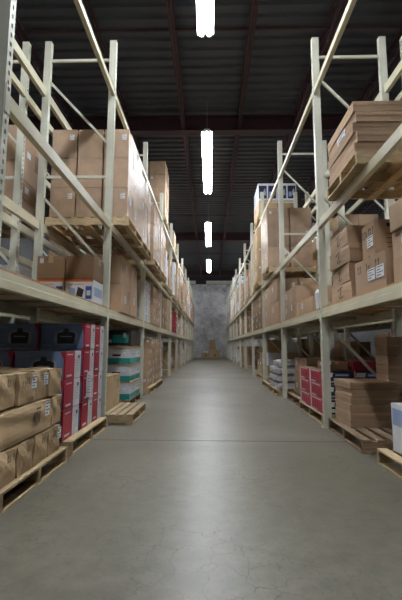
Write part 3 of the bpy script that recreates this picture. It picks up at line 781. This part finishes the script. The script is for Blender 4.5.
for s, side, xf in ((-1, 'left', XLF), (1, 'right', XRF)):
    for bay in range(3, 11):
        for lv in (0, 1, 2, 3):
            for pos in (0, 1):
                if lv == 3 and (bay < 4 or rn.random() < .86): continue
                if bay == 3 and lv == 1: continue
                if bay == 3 and lv == 2 and s > 0 and pos == 0: continue
                if bay == 4 and lv == 1 and s < 0 and pos == 1: continue
                if lv == 0 and rn.random() < (.15 if s < 0 else .45): continue
                yc = YP[bay] + .82 + pos * 1.36
                if yc + .6 > Y1 - .3: continue
                mat, nm, nx, ny, nz, acc = kinds[rn.choice([0, 0, 1, 1, 2, 2, 3, 4]) if not (s > 0 and lv == 1 and bay < 6) else 3]
                h = {0: rn.choice((.75, .95, 1.15)), 1: rn.choice((.8, .95, 1.05)), 2: rn.choice((1.1, 1.4, 1.65)), 3: .9}[lv]
                out = (.08 if s < 0 else .0) if lv == 2 else (-.06 if s < 0 else -.12)
                x = xf + s * (.55 - out)
                if lv != 1:
                    pallet(x, yc, lz[lv], f'wooden pallet, {side} {lvn[lv]}, {ow[bay]} bay, {("near", "far")[pos]} position', w=1.06, d=1.14)
                zb = lz[lv] + .142
                r = empty('palletised_load', (x, yc, zb))
                tag(r, f'stacked {nm} cartons, {side} {lvn[lv]}, {ow[bay]} bay, {("near", "far")[pos]} position', 'carton load', 'distant pallet loads')
                load_mesh(1.02, 1.06, h, mat, nx, ny, nz, acc, rn.randrange(9999)).build('carton_stack', r)
# ---- rear rows seen through the racks
def rear(kind, side, xa, s, y0, z0, w, d, h, nx, ny, nz, what, withpal=True):
    if withpal: pallet(xa + s * (nx * (w + .024) / 2), y0 + ny * (d + .024) / 2, z0 - .142, f'wooden pallet in the rear {side} rack under {what}', w=round(nx * (w + .024), 2), d=round(ny * (d + .024), 2), mat='pallet_dark')
    m_, nm, ac = {'brown': ('card', 'brown', 'card_dark'), 'tan': ('card_tan', 'tan', 'whitebox'), 'dark': ('card_dark', 'dark brown', 'card'), 'white_small': ('whitebox', 'white', 'paleblue'), 'printed_white': ('whitebox', 'white and blue', 'blue')}[kind]
    hh = h * nz; ww, dd = nx * w, ny * d
    r = empty('palletised_load', (xa + s * (ww / 2 + .02), y0 + dd / 2 + .02, z0)); tag(r, f'{nm} cartons, {what}, in the rear {side} rack', 'carton load')
    load_mesh(ww, dd, hh, m_, nx, ny, nz, ac, int(y0 * 10)).build('carton_stack', r)
rear('brown', 'left', -2.87, -1, 5.55, Z2 + .142, .44, .42, .29, 2, 2, 5, 'high near stack')
rear('brown', 'left', -2.87, -1, 3.5, Z2 + .142, .44, .42, .26, 2, 2, 4, 'nearest high stack')
rear('white_small', 'left', -2.87, -1, 4.2, Z1, .46, .5, .28, 2, 2, 2, 'lower shelf', False)
rear('printed_white', 'left', -2.88, -1, 5.7, Z1, .44, .5, .34, 2, 2, 2, 'lower shelf', False)
rear('tan', 'left', -2.87, -1, 4.0, .142, .46, .5, .36, 2, 2, 3, 'floor stack')
rear('white_small', 'left', -2.87, -1, 5.8, .142, .46, .5, .3, 2, 2, 4, 'second floor stack')
rear('brown', 'left', -2.87, -1, 8.7, Z2 + .142, .44, .42, .4, 2, 2, 3, 'high far stack')
rear('brown', 'right', 2.97, 1, 8.7, Z2 + .142, .46, .5, .36, 2, 2, 3, 'high stack')
rear('tan', 'right', 2.97, 1, 10.0, Z2 + .142, .46, .6, .36, 2, 2, 4, 'added high stack blocking lamps')  # stack added to hide the neighbouring aisle's lamps behind the rack
rear('tan', 'right', 2.97, 1, 5.7, Z1, .46, .5, .36, 2, 2, 2, 'lower shelf', False)
rear('dark', 'right', 2.97, 1, 6.0, .142, .46, .5, .3, 2, 2, 4, 'floor stack')
rear('white_small', 'right', 2.97, 1, 8.8, Z1, .46, .5, .28, 2, 2, 3, 'lower shelf', False)
rear('dark', 'right', 2.97, 1, 9.0, .142, .46, .5, .36, 2, 2, 3, 'far floor stack')
rear('brown', 'right', 2.97, 1, 11.8, .142, .46, .5, .4, 2, 2, 3, 'farthest floor stack')

# ---- boxes against the back wall
def wall_box(x, w, d, h, z, lab, mat, lbl):
    r = empty('cardboard_box', (x, 35.2, z)); tag(r, lab, 'box')
    b = shaped(w, d, h, mat, seed=int(x * 10) + 50); on(b, '-y', w, d, h, .35, .55, .25, .45, 'ink_soft'); b.build('carton_body', r); add_tape(r, w, d, h, 'y')
    if lbl: add_label(r, '-y', w, d, h, .08, .72, .5, .16, 2)
    return r
wall_box(-.32, .80, .7, .72, 0, 'tan carton with a white label strip, left one against the back wall', 'card_tan', True)
wall_box(.50, .78, .7, .76, 0, 'plain tan carton, right one on the floor against the back wall', 'card_tan', False)
b = shaped(.62, .5, .9, 'card_tan', seed=3)
b.v = [(x * (1 - .28 * z / .9), y, z) for x, y, z in b.v]
r = empty('cardboard_box', (.24, 35.2, .775)); tag(r, 'upright tan carton standing on the two cartons at the back wall', 'box'); b.build('carton_body', r); add_tape(r, .42, .5, .9, 'y')

# ------------------------------------------------------------------ world, camera, view
w = bpy.data.worlds.new('World'); S.world = w; w.use_nodes = True
w.node_tree.nodes['Background'].inputs['Color'].default_value = (.6, .7, .8, 1); w.node_tree.nodes['Background'].inputs['Strength'].default_value = .05
f = 385.; th = math.atan(46 / f); yaw = math.atan(9 / f); roll = R(.2)
fw = Vector((-math.sin(yaw) * math.cos(th), math.cos(yaw) * math.cos(th), math.sin(th)))
rt_ = fw.cross(Vector((0, 0, 1))).normalized(); up_ = rt_.cross(fw)
r2 = rt_ * math.cos(roll) + up_ * math.sin(roll); u2 = up_ * math.cos(roll) - rt_ * math.sin(roll)
cam = bpy.data.cameras.new('camera'); co = bpy.data.objects.new('camera', cam); COL.objects.link(co)
mt = Matrix((r2, u2, -fw)).transposed().to_4x4(); mt.translation = (0, 0, 1.1); co.matrix_world = mt
cam.sensor_fit = 'HORIZONTAL'; cam.sensor_width = 36; cam.lens = 36 * f / 402; cam.clip_start = .05; cam.clip_end = 100
S.camera = co
S.view_settings.view_transform = 'Standard'; S.view_settings.look = 'None'; S.view_settings.gamma = 1; S.view_settings.use_curve_mapping = False
S.view_settings.exposure = 1.25
